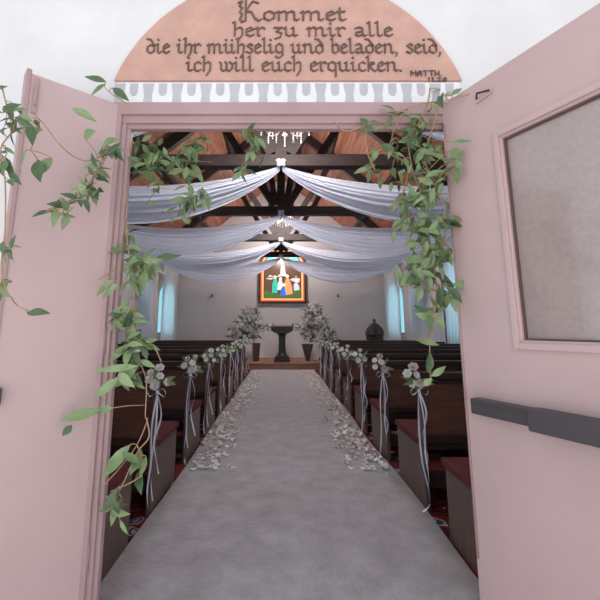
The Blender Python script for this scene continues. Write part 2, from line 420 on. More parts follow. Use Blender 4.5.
SANS = {'M': ([[(0,0),(0,1),(.4,.4),(.8,1),(.8,0)]], 1.1), 'A': ([[(0,0),(0,.75),(.3,1),(.6,.75),(.6,0)],[(0,.5),(.6,.5)]], .9), 'T': ([[(0,1),(.7,1)],[(.35,1),(.35,0)]], .95),
        'H': ([[(0,0),(0,1)],[(.6,0),(.6,1)],[(0,.5),(.6,.5)]], .9), '.': ([[(0,.06),(.08,.06)]], .3), '1': ([[(0,.8),(.2,1),(.2,0)]], .5),
        ':': ([[(0,.75),(.1,.75)],[(0,.25),(.1,.25)]], .35), '2': ([[(0,.8),(.25,1),(.5,.75),(0,0),(.55,0)]], .8), '8': ([[(.25,.5),(.02,.75),(.25,1),(.48,.75),(.25,.5),(0,.25),(.25,0),(.5,.25),(.25,.5)]], .8), ' ': ([], .4)}
def hull(pts):
    pts = sorted(set((round(a, 6), round(c, 6)) for a, c in pts))
    def half(ps):
        o = []
        for p in ps:
            while len(o) > 1 and (o[-1][0]-o[-2][0])*(p[1]-o[-2][1]) - (o[-1][1]-o[-2][1])*(p[0]-o[-2][0]) <= 0: o.pop()
            o.append(p)
        return o
    lo, up = half(pts), half(pts[::-1]); return lo[:-1] + up[:-1]
def write(text, table, x0, x1, ybase, ytop, nib, ang, name, parent, mt):
    """a line of lettering from pixel x0 to x1, baseline ybase, x-height top ytop"""
    pb0, pb1, pt = at(x0, ybase, YF - 0.014), at(x1, ybase, YF - 0.014), at(x0, ytop, YF - 0.014)
    tot = sum(table[c][1] for c in text); sx = (pb1.x - pb0.x) / tot; sz = pt.z - pb0.z
    dx, dz = math.cos(ang) * nib / 2, math.sin(ang) * nib / 2; tx, tz = -math.sin(ang) * nib * .22, math.cos(ang) * nib * .22
    nibp = [(-dx - tx, -dz - tz), (dx - tx, dz - tz), (dx + tx, dz + tz), (-dx + tx, -dz + tz)]
    b = MB(); cur = 0.0; q = 0
    for ch in text:
        st, adv = table[ch]
        if ch == ' ': b.build(name, mt, parent); b = MB()
        for pl_ in st:
            for (xa, za), (xb, zb) in zip(pl_[:-1], pl_[1:]):
                q += 1
                A = ((cur + xa) * sx, za * sz); B = ((cur + xb) * sx, zb * sz)
                h = hull([(A[0] + u, A[1] + v) for u, v in nibp] + [(B[0] + u, B[1] + v) for u, v in nibp])
                e = -0.0165 - 0.0004 * (q % 5)
                b.prism(h, lambda p: (pb0.x - pc.x + p[0], e, pb0.z - pc.z + p[1]), lambda p: (pb0.x - pc.x + p[0], -0.010, pb0.z - pc.z + p[1]))
        cur += adv
    return b.build(name, mt, parent)
U = 1.743 / 400
write('Kommet', FR, 239, 347, 20.8, 11.0, 2.0 * U, .75, 'verse_word', lun, M['letter'])
write('her zu mir alle', FR, 232, 394, 36.5, 27, 1.75 * U, .75, 'verse_word', lun, M['letter'])
write('die ihr m\u00fchselig und beladen, seid,', FR, 146, 443, 53.5, 43.5, 1.75 * U, .75, 'verse_word', lun, M['letter'])
write('ich will euch erquicken.', FR, 186, 404, 71.5, 61.5, 1.75 * U, .75, 'verse_word', lun, M['letter'])
write('MATTH.', SANS, 411, 443, 76.0, 70.8, 1.0 * U, .4, 'verse_reference', lun, M['letter'])
write('11.28', SANS, 428, 449, 81.4, 77.6, 0.8 * U, .4, 'verse_reference', lun, M['letter'])
# painted frieze below it
fz0, fz1 = at(115, 105.5, YF - 0.02), at(460, 82.5, YF - 0.02)
b = MB(); b.box(fz0.x, YF - 0.02, fz0.z, fz1.x, YF + 0.004, fz1.z)
n = 12; pw = (fz1.x - fz0.x) / n; H = fz1.z - fz0.z
for i in range(n):
    cx = fz0.x + pw * (i + 0.12)
    # grey pillar between the white scallops, and the little grey window in each
    def face(poly, e=0.0225): b.prism(poly, lambda p: (p[0], YF - e, p[1]), lambda p: (p[0], YF - 0.019, p[1]), 1)
    z1 = fz1.z - 0.006
    face([(cx - pw*.16, fz0.z + H*.12), (cx + pw*.16, fz0.z + H*.12), (cx + pw*.13, fz0.z + H*.45), (cx + pw*.20, z1), (cx - pw*.20, z1), (cx - pw*.13, fz0.z + H*.45)])
    c2 = cx + pw * .5
    arc_ = [(c2 + pw*.14*math.cos(PI + PI*j/8), fz0.z + H*.62 + H*.2*math.sin(PI + PI*j/8)) for j in range(9)]
    face(arc_ + [(c2 + pw*.14, z1), (c2 - pw*.14, z1)], 0.0222)
struct(b.build('trim_2', [M['frieze'], M['friezegrey']]))

# ------------------------------------------------------------------ door leaves
def leaf_empty(name, hinge, direction):
    o = bpy.data.objects.new(name, None); C.objects.link(o); o['kind'] = 'structure'
    o.location = (hinge[0], hinge[1], 0); o.rotation_euler.z = math.atan2(direction[1], direction[0]); return o
def leaf_at(px, py, hinge, d, off=0.0):
    """(t, z) on the leaf plane seen at a pixel"""
    p = at(px, py, 1.0) - Vector((0, 0, EYE)); hx, hy = hinge
    n = Vector((-d[1], d[0])); k_ = ((hx * n.x + hy * n.y) + off) / (p.x * n.x + p.y * n.y)
    q = p * k_
    return (q.x - hx) * d[0] + (q.y - hy) * d[1], q.z + EYE
def nrm(v): l = math.hypot(*v); return (v[0] / l, v[1] / l)
LH, LD = (-0.69, 1.585), nrm((-0.271, -0.243))
RH, RD = (0.693, 1.585), nrm((0.249, -0.554))
LTOP = 2.093
# left narrow leaf: local +x along the leaf from the hinge, room-side face towards +y or -y
door1 = leaf_empty('door_1', LH, LD)
# for the left leaf the visible face is on the side of local +y
b = MB(); b.box(0, -0.045, 0.01, 0.345, 0.0, LTOP); struct(b.build('leaf_panel', M['pink'], door1, 0.004))
b = MB(); b.box(0.335, -0.055, 0.01, 0.352, 0.006, LTOP + 0.012); struct(b.build('astragal', M['mauve'], door1, 0.003))
b = MB(); b.box(0.308, 0.0, LTOP - 0.16, 0.324, 0.008, LTOP - 0.015); b.box(0.312, 0.008, LTOP - 0.13, 0.320, 0.014, LTOP - 0.05)
struct(b.build('flush_bolt', M['mauve'], door1, 0.002))
b = MB(); b.box(0.312, 0.0, 0.90, 0.335, 0.03, 0.955); struct(b.build('push_bar', M['bargrey'], door1, 0.004))
for z in (0.35, 1.1, 1.86):
    b = MB(); b.tube([(-0.004, 0.004, z - 0.05), (-0.004, 0.004, z + 0.05)], 0.007, 8); struct(b.build('hinge', M['mauve'], door1))
# right wide leaf with glass; visible face is on the side of local -y
door2 = leaf_empty('door_2', RH, RD)
RW = 1.03
G0, G1, GB, GT = 0.235, 0.80, 1.085, 1.845
b = MB()
b.box(0, 0, 0.01, G0, 0.045, LTOP); b.box(G1, 0, 0.01, RW, 0.045, LTOP)
b.box(G0, 0, 0.01, G1, 0.045, GB); b.box(G0, 0, GT, G1, 0.045, LTOP)
struct(b.build('leaf_panel', M['pink'], door2))
b = MB()
def ring(b, a0, a1, z0, z1, wd, y0, y1):
    b.box(a0, y0, z0, a0 + wd, y1, z1); b.box(a1 - wd, y0, z0, a1, y1, z1)
    b.box(a0 + wd, y0, z0, a1 - wd, y1, z0 + wd); b.box(a0 + wd, y0, z1 - wd, a1 - wd, y1, z1)
ring(b, G0 - 0.008, G1 + 0.008, GB - 0.008, GT + 0.008, 0.022, -0.010, 0.05)
ring(b, G0 + 0.010, G1 - 0.010, GB + 0.010, GT - 0.010, 0.012, 0.000, 0.046)
struct(b.build('glazing_bead', M['pink'], door2, 0.003))
b = MB(); ring(b, G0 + 0.020, G1 - 0.020, GB + 0.020, GT - 0.020, 0.008, 0.010, 0.034); struct(b.build('glazing_seal', mat('shadow_brown_seal', (0.13, 0.075, 0.075), 0.6), door2))  # shadow beside the bead is painted into the seal's brown
b = MB(); b.box(G0 + 0.018, 0.020, GB + 0.018, G1 - 0.018, 0.026, GT - 0.018); struct(b.build('glass_pane', M['door_glass'], door2))
t0, zt = leaf_at(470, 398, RH, RD, -0.045); _, zb = leaf_at(470, 413, RH, RD, -0.045); t1, _ = leaf_at(528, 412, RH, RD, -0.05)
b = MB(); b.box(t0, -0.045, zb, t1, -0.001, zt); b.box(t0 + 0.004, -0.049, zt - 0.012, t1, -0.045, zt - 0.004)
struct(b.build('push_bar', M['bargrey'], door2, 0.004))
b = MB(); b.box(t1 + 0.002, -0.062, zb - 0.010, RW - 0.05, -0.001, zt + 0.004)
struct(b.build('push_bar_housing', M['bargrey'], door2, 0.005))
ta, za = leaf_at(476, 102, RH, RD); tb, zb2 = leaf_at(493, 90, RH, RD)
b = MB(); b.bar((ta, -0.004, za), (tb, -0.004, zb2 + 0.004), 0.024, 0.006, up=(0, 1, 0)); 
struct(b.build('closer_plate', M['pink'], door2, 0.003))
b = MB(); b.tube([(ta + 0.01, -0.009, za + 0.006), (ta + 0.03, -0.03, za + 0.012), (tb - 0.006, -0.012, zb2)], 0.004, 6); struct(b.build('closer_hook', M['iron'], door2))
b = MB(); b.tube([(0.008, -0.003, 0.35), (0.008, -0.003, 2.0)], 0.004, 6); struct(b.build('hinge', M['mauve'], door2))

# ------------------------------------------------------------------ runner
b = MB(); ny, nx = 60, 14
RL, RR = -0.797, 0.905
P = []
for j in range(ny + 1):
    yy = FRONT1 + 0.03 + (11.2 - FRONT1 - 0.03) * j / ny
    row = []
    for i in range(nx + 1):
        xx = RL + (RR - RL) * i / nx + (0.012 * math.sin(yy * 2.1 + i) if i in (0, nx) else 0)
        row.append((xx, yy, 0.012 + 0.003 * math.sin(xx * 5 + yy * 3)))
    P.append(row)
b.grid(P); tag(b.build('aisle_runner', M['runner'], None, solid=0.014), 'long grey plush carpet runner down the middle of the aisle', 'carpet')

# ------------------------------------------------------------------ pews
PX = {-1: -0.812, 1: 0.922}
PITCH = 0.94
ROWS = {-1: 1.80, 1: 1.86}
def pew_meshes(length):
    d = {}
    b = MB(); b.box(0.03, 0.0, 0.42, length - 0.03, 0.022, 0.81)
    M_ = Matrix.Shear  # slight rake by hand
    d['back_panel'] = b.mesh('back_panel', M['pewwood'])
    b = MB(); b.box(0.0, -0.022, 0.80, length, 0.035, 0.85); b.box(0.02, -0.008, 0.77, length - 0.02, 0.028, 0.80); d['top_rail'] = b.mesh('top_rail', M['darkwood'])
    b = MB(); b.box(0.03, -0.004, 0.40, length - 0.03, 0.03, 0.45); d['back_rail'] = b.mesh('back_rail', M['darkwood'])
    b = MB(); b.box(0.03, 0.03, 0.355, length - 0.03, 0.57, 0.38); d['seat'] = b.mesh('seat', M['darkwood'])
    b = MB()
    pr = [(0.05, 0.381), (0.575, 0.381), (0.60, 0.395), (0.60, 0.412), (0.575, 0.427), (0.05, 0.422)]
    b.prism(pr, lambda p: (-0.012, p[0], p[1]), lambda p: (length + 0.012, p[0], p[1])); d['cushion'] = b.mesh('cushion', M['cushion'])
    pe = [(-0.02, 0.0), (0.57, 0.0), (0.57, 0.375), (0.12, 0.375), (0.05, 0.55), (0.035, 0.80), (-0.02, 0.80)]
    b = MB(); b.prism(pe, lambda p: (0.0, p[0], p[1]), lambda p: (0.03, p[0], p[1])); d['end_panel'] = b.mesh('end_panel', M['pewend'])
    b = MB(); b.box(0.03, 0.08, 0.10, length - 0.03, 0.10, 0.20); d['stretcher'] = b.mesh('stretcher', M['darkwood'])
    b = MB(); b.box(0.25, -0.07, 0.60, length - 0.25, -0.008, 0.615); b.box(0.25, -0.07, 0.615, length - 0.25, -0.062, 0.66); d['book_rack'] = b.mesh('book_rack', M['darkwood'])
    return d
def make_pew(length, label, group):
    root = empty('pew', (0, 0, 0), label, 'pew', group)
    d = pew_meshes(length)
    def put(name, me, x=0):
        o = bpy.data.objects.new(name, me); C.objects.link(o); o.parent = root; o.location.x = x
        if name in ('top_rail', 'end_panel', 'cushion'):
            bv = o.modifiers.new('bevel', 'BEVEL'); bv.width = 0.008 if name != 'cushion' else 0.012; bv.segments = 2
        return o
    for n in ('back_panel', 'top_rail', 'back_rail', 'seat', 'cushion', 'stretcher'): put(n, d[n])
    put('end_panel', d['end_panel']); put('end_panel', d['end_panel'], length - 0.03)
    return root
PEWLEN = 2.45
proto = None
for s in (-1, 1):
    side = 'left' if s < 0 else 'right'
    for k in range(9):
        lab = 'dark wooden pew with red cushion, %s from the door, %s of aisle' % (ORD[k] if k else 'first', side)
        loc = (PX[s] if s > 0 else PX[s] - PEWLEN, ROWS[s] + PITCH * k, 0)
        if proto is None:
            proto = make_pew(PEWLEN, lab, 'pews along the aisle'); proto.location = loc
        else: dup(proto, loc, 0, lab)

# ------------------------------------------------------------------ plants and flowers
def leaf_into(b, base, d, nrm_, L, W, mi=0, curl=0.15):
    d = d.normalized(); side = d.cross(nrm_)
    if side.length < 1e-4: side = d.orthogonal()
    side.normalize(); up = side.cross(d)
    vs = []; prof = (0.10, 0.70, 0.98, 0.97, 0.74, 0.40, 0.03)
    n = len(prof)
    for i, wv in enumerate(prof):
        t = i / (n - 1); c = base + d * (L * t) - up * (curl * L * t * t)
        hwid = W / 2 * wv
        vs += [c - side * hwid + up * hwid * 0.35, c, c + side * hwid + up * hwid * 0.35]
    fs = []
    for i in range(n - 1):
        for j in range(2):
            fs.append((i*3+j, i*3+j+1, (i+1)*3+j+1, (i+1)*3+j))
    b.add(vs, fs, mi, True)
def rnd_dir(droop=0.0):
    v = Vector((random.gauss(0, 1), random.gauss(0, 1), random.gauss(0, 1)))
    v.normalize(); v.z -= droop; return v.normalized()
def smooth_path(pts, m=6):
    pts = [Vector(p) for p in pts]; out = []
    for i in range(len(pts) - 1):
        p0, p1, p2, p3 = pts[max(i-1,0)], pts[i], pts[i+1], pts[min(i+2, len(pts)-1)]
        for j in range(m):
            t = j / m
            out.append(0.5 * ((2*p1) + (p2-p0)*t + (2*p0-5*p1+4*p2-p3)*t*t + (3*p1-p0-3*p2+p3)*t**3))
    out.append(pts[-1]); return out
def rosette(r, layers=((5, 1.0, 0.35), (5, 0.72, 0.75), (4, 0.42, 1.1)), mi=0):
    b = MB()
    for li, (n, rr, tilt) in enumerate(layers):
        for k_ in range(n):
            a = 2*PI*(k_ + 0.5*li)/n + li*0.3
            ca, sa = math.cos(a), math.sin(a)
            P = []
            for i in range(4):
                t = i / 3; rad = r*rr*(0.12 + 0.88*t*math.cos(tilt*t*0.6)); z = r*rr*t*math.sin(tilt)*1.0 + r*0.05*li - (0.18*r*max(0, t-.7)/.3 if li == 0 else 0)
                wd = r*rr*(0.12 + 0.62*math.sin(min(1, t*1.15)*PI*0.62))
                row = []
                for j in (-1, -.4, .4, 1):
                    x, y = rad - abs(j)*r*rr*0.12*t, wd*j
                    row.append((x*ca - y*sa, x*sa + y*ca, z + abs(j)*r*0.10))
                P.append(row)
            b.grid(P, mi)
    return b
LAY = ((6, 1.0, 0.5), (5, 0.76, 0.9), (4, 0.48, 1.2))
rose_me = [rosette(0.031, LAY).mesh('blossom', M['petal'], False), rosette(0.031, LAY).mesh('blossom', M['blush'], False)]
bud_b = MB(); bud_b.lathe([(0.002, 0), (0.012, 0.006), (0.016, 0.016), (0.011, 0.028), (0.003, 0.034)], 8); bud_me = bud_b.mesh('bud', M['petal'])
def put_mesh(name, me, parent, loc, d, sc=1.0):
    o = bpy.data.objects.new(name, me); C.objects.link(o); o.parent = parent
    q = Vector((0, 0, 1)).rotation_difference(d); o.rotation_mode = 'QUATERNION'; o.rotation_quaternion = q
    o.location = loc; o.scale = (sc, sc, sc); return o
def ribbon_tail(b, pts, wd, tw=0.0):
    P = []
    pts = smooth_path(pts, 5); n = len(pts)
    for i, p in enumerate(pts):
        a = tw + 1.1 * math.sin(i * 0.22 + tw * 3)
        v = Vector((math.cos(a), math.sin(a), 0)) * wd / 2
        P.append([p - v, p + v])
    b.grid(P)
def make_bouquet(s, k_, label):
    """bouquet tied on a pew end; s = side of the aisle, origin at the top corner of the pew back"""
    x = PX[s]; y = ROWS[s] + PITCH * k_
    root = empty('pew_bouquet', (x, y - 0.03, 0.80), label, 'bouquet', 'bouquets tied to the pew ends')
    inw = -s
    n = random.randint(5, 6)
    for i in range(n):
        a = 2*PI*i/n + random.random()*0.6
        loc = Vector((inw * 0.035 + 0.062*math.cos(a), -0.045 + random.uniform(-.02, .02), 0.035 + 0.055*math.sin(a)))
        if i == 0: loc = Vector((inw*0.04, -0.06, 0.04))
        d = Vector((math.cos(a)*0.5 + inw*0.2, -1.0, 0.5 + 0.4*math.sin(a))).normalized()
        put_mesh('blossom', rose_me[1 if (i % 3 == 1 and s > 0) else 0], root, loc, d, random.uniform(0.75, 1.05))
    b = MB()
    for i in range(9 if s < 0 else 6):
        a = random.uniform(-0.5, PI + 0.5) if s < 0 else random.uniform(0, 2*PI)
        d = Vector((math.cos(a), -0.3, math.sin(a)*0.9)).normalized()
        leaf_into(b, Vector((inw*0.03, -0.03, 0.0)) + d*0.02, d, Vector((0, -1, 0.3)), random.uniform(0.07, 0.115), 0.028, 0)
    for i in range(3):
        d = Vector((random.uniform(-.5,.5), -0.3, 1)).normalized(); b.tube([Vector((inw*0.03, -0.02, -0.05)), Vector((inw*0.03, -0.03, 0)) + d*0.06], 0.0025, 5)
    b.build('foliage', M['leaf'], root)
    b = MB()
    c = Vector((inw*0.028, -0.05, -0.055))
    for q in (-1, 1):
        lp = [c, c + Vector((q*0.03, -0.015, 0.018)), c + Vector((q*0.055, -0.02, 0.0)), c + Vector((q*0.045, -0.015, -0.028)), c + Vector((q*0.015, -0.01, -0.012)), c]
        P = []; pts = smooth_path(lp, 4)
        for p in pts: P.append([p + Vector((0, -0.005, 0)), p + Vector((0, 0.006, 0.002))])
        b.grid(P)
    b.lathe([(0.004, -0.012), (0.011, -0.004), (0.011, 0.004), (0.004, 0.012)], 8, c + Vector((0, -0.01, 0)))
    b.build('bow', M['satin'], root)
    tails = 3
    zl = [-0.71, -0.62, -0.50] if not (s > 0 and k_ in (4, 5)) else [-0.55, -0.40, -0.3]
    for q in range(tails):
        b = MB(); z1 = zl[q] + random.uniform(-.02, .04); sx = random.uniform(-.02, .02) + (q - .7)*0.025
        pts = [c + Vector((0, -0.005*q, 0)), c + Vector((sx*0.6 + 0.008*(q*2-1), -0.012, z1*0.3)), c + Vector((sx + 0.006*(1-2*q), -0.01, z1*0.62)), c + Vector((sx*1.2, -0.015, z1*0.85)), c + Vector((sx*1.3 + inw*0.02, -0.03, z1))]
        if s > 0 and k_ == 1 and q == 0: pts[-1] = Vector((inw*0.06, -0.10, -0.755)); pts[-2] = Vector((0.0, -0.07, -0.70))
        ribbon_tail(b, pts, 0.0105, q*1.3 + k_)
        b.build('ribbon_tail', M['satin'], root)
    return root
for s in (-1, 1):
    for k_ in range(1, 9):
        side = 'left' if s < 0 else 'right'
        lab = 'white flower bouquet with ribbon tied to the %s pew end %s of the aisle' % (ORD[k_], side)
        make_bouquet(s, k_, lab)

# ------------------------------------------------------------------ petals on the runner
pet = []
for v in range(4):
    b = MB(); P = []
    L, W = 0.042 + 0.006*v, 0.036 + 0.004*(v % 2)
    for i in range(5):
        t = i/4; wd = W/2*(0.35 + 0.65*math.sin(PI*(0.15 + 0.75*t)))
        P.append([(L*(t-.5), wd*j, 0.004 + 0.016*(2*t-1)**2*(0.6+.2*v) + 0.008*j*j) for j in (-1, 0, 1)])
    b.grid(P); pet.append(b.mesh('rose_petal', M['petal'] if v != 2 else M['blush'], False))
def petal_spot(s):
    edge = RL if s < 0 else RR
    while True:
        u = random.random(); yy = 3.45 + (10.9 - 3.45) * u ** 1.35
        off = abs(random.gauss(0.16, 0.10)) + 0.01
        near = max(0, 1 - (yy - 3.45)/0.5)
        if off > 0.42 or off < 0.035: continue
        # a little bunching
        if random.random() < 0.55 + 0.45*math.sin(yy*7 + s*2)*math.sin(off*40): return edge - s*off, yy
spots = [(s,) + petal_spot(s) for s in (-1, 1) for _ in range(430)]
spots.sort(key=lambda t: t[2])
keep = []; rest = []
for t in spots:
    near_ = keep[-80:]
    if len(keep) < 290 and all(math.hypot(t[1]-q[1], t[2]-q[2]) > 0.038 for q in near_): keep.append(t)
    elif len(keep) >= 290: rest.append(t)
spots = keep + rest
for i, (s, xx, yy) in enumerate(spots[:290]):
    o = bpy.data.objects.new('rose_petal', pet[random.randrange(4)]); C.objects.link(o)
    o.location = (xx, yy, 0.021); o.rotation_euler = (random.uniform(-.2, .2), random.uniform(-.2, .2), random.uniform(0, 6.28))
    sc = random.uniform(0.8, 1.25); o.scale = (sc, sc, sc)
    kk = min(8, max(1, int((yy - 1.84)/PITCH))); side = 'left' if s < 0 else 'right'
    tag(o, 'pale rose petal strewn on the runner edge beside the %s pew on the %s' % (ORD[kk], side), 'petal', 'petals by the %s pew on the %s' % (ORD[kk], side))
b = MB()
for i, (s, xx, yy) in enumerate(spots[290:]):
    a = random.uniform(0, 6.28); L = random.uniform(0.02, 0.032)
    P = []
    for p in range(3):
        P.append([Vector((xx, yy, 0.024)) + Matrix.Rotation(a, 3, 'Z') @ Vector((L*(p-1), L*.8*j, 0.012*(p-1)**2 + .006*j*j)) for j in (-1, 0, 1)])
    b.grid(P)
tag(b.build('scattered_petals', M['petal'], fix=False), 'band of fallen pale petals along the far runner edges', 'petals', kind='stuff')

# ------------------------------------------------------------------ ceiling drapes
def drape(y, s, label, up=0.25, lo=0.76, i=0):
    nu, nv = 44, 60
    x0, x1 = 0.015*s, s*3.62
    b = MB(); P = []
    for a in range(nu + 1):
        u = a / nu; para = 4*u*(1-u)
        # slightly flatter catenary
        para = para ** 0.92
        row = []
        for c in range(nv + 1):
            v = c / nv
            sag = (up + (lo - up) * v) * para
            end = 0.05 + 0.02*math.sin(v*20)
            z = TZ - 0.02 - sag - 0.07*v*(1 - para)
            fold = (0.010*math.sin(v*2*PI*4.3 + i + 1.4*math.sin(u*3)) + 0.010*math.sin(v*2*PI*8.4 + u*2.5 + 2*i)) * (0.35 + 0.65*para)
            bil = -0.20*math.sin(PI*min(1, v*1.15))*para
            z += 0.6*fold
            row.append((x0 + (x1 - x0)*u, y - 0.02 + bil + fold*1.3, z))
        P.append(row)
    b.grid(P)
    o = tag(b.build('ceiling_drape', M['drape'], fix=False), label, 'drape', 'white drapes swagged from the roof beams')
    k_ = MB(); k_.lathe([(0.012, -0.055), (0.035, -0.03), (0.022, 0.0), (0.040, 0.03), (0.015, 0.05)], 10, (x0 + s*0.012, y - 0.085, TZ + 0.0))
    k_.build('knot', M['drape'], o)
    return o
for i, y in enumerate(TRUSS):
    for s in (-1, 1):
        drape(y - 0.09, s, 'white drape swagged from the %s roof beam to the %s wall' % (ORD[i], 'left' if s < 0 else 'right'), i=i*1.7 + s, up=0.25 + 0.02*(i % 2) + (0.10 if i == 0 else 0), lo=0.76 + (0.12 if i == 0 else 0))
# side curtains
def curtain(s, y0, y1, label, ztop=3.15, m='curtain', zb=0.03):
    b = MB(); n = int((y1 - y0) / 0.018); P = []
    for j in range(9):
        t = j / 8; row = []
        z = ztop + (zb - ztop)*t
        for i in range(n + 1):
            u = i / n
            yy = y0 + (y1 - y0)*u
            amp = 0.035*(0.5 + 0.5*t)
            xx = s*(HALF - 0.16 + amp*math.sin(u*(y1-y0)*2*PI/0.17 + 1.5*math.sin(u*9)) )
            row.append((xx, yy, z))
        P.append(row)
    b.grid(P); o = tag(b.build('side_curtain', M[m], fix=False), label, 'curtain', 'white side curtains')
    r = MB(); r.tube([(s*(HALF - 0.16), y0 - 0.05, ztop + 0.015), (s*(HALF - 0.16), y1 + 0.05, ztop + 0.015)], 0.012, 8); r.build('curtain_rod', M['iron'], o)
for s in (-1, 1):
    side = 'left' if s < 0 else 'right'
    curtain(s, 12.2, 13.85, 'sheer white curtain on the %s wall beside the platform' % side, zb=0.2)
    curtain(s, 8.95, 11.25, 'wide thick white curtain on the %s wall beside the arched window' % side, m='lined')
    curtain(s, 6.6, 8.75, 'sheer curtain on the %s wall halfway down the nave' % side)
    curtain(s, 4.2, 6.2, 'sheer curtain on the %s wall close to the door end' % side)

# ------------------------------------------------------------------ chandeliers
def chandelier(y, zb, label, power, sc=1.0):
    root = empty('chandelier', (0.04, y, zb), label, 'chandelier', 'crystal chandeliers')
    zt = RIDGE - 0.3 - zb
    b = MB(); b.tube([(0, 0, 0.42), (0, 0, zt)], 0.008, 6); b.build('chain', M['iron'], root)
    b = MB(); b.lathe([(0.006, 0.10), (0.03, 0.13), (0.015, 0.2), (0.035, 0.28), (0.012, 0.36), (0.01, 0.43)], 12); b.build('body', M['crystal'], root)
    for k_ in range(8):
        a = 2*PI*k_/8; c_, s_ = math.cos(a), math.sin(a)
        def P(r, z): return Vector((r*c_, r*s_, z))
        b = MB(); b.tube(smooth_path([P(0.02, 0.17), P(0.10, 0.11), P(0.20, 0.12), P(0.235, 0.17)], 4), 0.006, 6); b.lathe([(0.008, 0), (0.03, 0.012), (0.03, 0.018)], 10, P(0.235, 0.165)); ar = b.build('arm', M['crystal'], root)
        b = MB(); b.lathe([(0.008, 0), (0.009, 0.03), (0.012, 0.045), (0.010, 0.065), (0.002, 0.085)], 8, P(0.235, 0.185)); b.build('bulb', M['bulb'], root)
        b = MB(); p = P(0.235, 0.0)
        for q in range(5):
            b.lathe([(0.002, 0.012), (0.010, 0), (0.002, -0.014)], 6, p + Vector((0, 0, 0.155 - 0.024*q)))
        b.build('crystal_drop', M['crystal'], root); b = MB(); p = P(0.12, 0.0)
        for q in range(4):
            b.lathe([(0.002, 0.012), (0.010, 0), (0.002, -0.014)], 6, p + Vector((0, 0, 0.095 - 0.024*q)))
        b.build('crystal_drop', M['crystal'], root)
    root.scale = (sc, sc, 1)
    l = bpy.data.lights.new('chandelier_light', 'POINT'); l.energy = power; l.color = (1.0, 0.92, 0.89); l.shadow_soft_size = 0.25
    lo = bpy.data.objects.new('chandelier_light', l); C.objects.link(lo); lo.location = (0.04, y, zb + 0.45)
chandelier(3.8, 3.02, 'white crystal chandelier hanging before the first visible roof beam', 90, 1.05)
chandelier(8.35, 3.26, 'crystal chandelier hanging farther down between the drapes', 130, 0.7)
chandelier(12.5, 3.34, 'small crystal chandelier added to light the platform by the lit window', 125, 0.7)  # chandelier added as fill light for the far end

# ------------------------------------------------------------------ stained glass window in the far wall
def glass(col, e): return mat('stained_glass', col, 0.25, emit=col, estr=e)  # emission stands in for daylight behind the panes
YG = BACK - 0.06
sg = empty('stained_glass_window', (0, YG, 1.9), 'lit stained glass window with red and orange border on the far wall', 'window')
g0, g1 = at(258.5, 303.5, YG), at(306.5, 303.5, YG)
zsp = at(281, 265, YG).z; ztp = at(281, 247, YG).z
gx = (g0.x + g1.x)/2; gw = (g1.x - g0.x)/2
def outline(inset):
    n = 20; r = gw - inset
    return [(gx - r, g0.z + inset), (gx + r, g0.z + inset)] + [(gx + r*math.cos(PI*i/n), zsp + (ztp - zsp - inset)*math.sin(PI*i/n)) for i in range(n+1)]
def gl(b, poly, e, mi=0): b.prism(poly, lambda p: (p[0], -e, p[1] - 1.9), lambda p: (p[0], 0.055, p[1] - 1.9), mi)
b = MB(); gl(b, outline(0), 0.05); b.build('frame', M['darkwood'], sg)
b = MB(); gl(b, outline(0.075), 0.056); b.build('border_glass', glass((0.62, 0.10, 0.03), 0.5), sg)
b = MB(); gl(b, outline(0.12), 0.058); b.build('border_glass', glass((0.85, 0.36, 0.17), 0.62), sg)
b = MB(); gl(b, outline(0.17), 0.060); b.build('background_glass', glass((0.10, 0.055, 0.03), 0.35), sg)
def gp(poly): return [(lambda w_: (w_.x, w_.z))(at(x, y_, YG)) for x, y_ in poly]
cols = [glass((0.85, 0.72, 0.55), 0.5), glass((0.03, 0.36, 0.27), 0.55), glass((0.03, 0.11, 0.50), 0.6), glass((0.80, 0.24, 0.10), 0.6), glass((0.07, 0.14, 0.03), 0.4), glass((0.10, 0.45, 0.50), 0.6), glass((0.45, 0.45, 0.52), 0.6), glass((0.50, 0.42, 0.36), 0.5)]
shapes = [('hill_glass', 4, [(264, 298), (264, 290), (272, 293), (281, 295), (290, 293), (301, 287), (301, 298)]),
 ('robed_figure_glass', 1, [(272, 293), (272.5, 284), (274, 279), (276.5, 279), (278, 285), (277.5, 293)]),
 ('robed_figure_glass', 0, [(277.5, 290), (278, 284), (279.5, 280), (282, 281), (283, 290)]),
 ('robed_figure_glass', 2, [(280, 296), (281, 289), (283, 286), (286, 288), (287, 296)]),
 ('robed_figure_glass', 3, [(286, 295), (284.5, 285), (286, 278), (288.5, 278), (292, 287), (292.5, 294)]),
 ('kneeling_figure_glass', 6, [(294, 291), (293.5, 285), (296, 282), (299, 286), (299.5, 290)]),
 ('star_glass', 0, [(277, 277), (280.5, 274), (281, 268), (283, 261), (284.5, 268), (285.5, 274), (289, 277), (283, 276)]),
 ('cloud_glass', 7, [(266, 279), (270, 275), (276, 277.5), (271, 280)]), ('cloud_glass', 7, [(290, 280), (296, 276), (300, 279), (299, 283), (294, 282)]),
 ('sky_glass', 5, [(265, 265), (268, 257), (274, 252.5), (279, 251.5), (276, 258), (272, 264)]), ('sky_glass', 5, [(300, 265), (297, 257), (291, 252.5), (286, 251.5), (289, 258), (293, 264)])]
for i, (nm, ci, poly) in enumerate(shapes):
    b = MB(); gl(b, gp(poly), 0.063 + 0.0015*i); b.build(nm, cols[ci], sg)
pa_ = at(263.5, 278.6, YG); pb_ = at(299, 277.6, YG); b = MB(); gl(b, [(pa_.x, pb_.z - .02), (pb_.x, pb_.z - .02), (pb_.x, pb_.z + .012), (pa_.x, pb_.z + .012)], 0.084); b.build('lead_bar', M['iron'], sg)
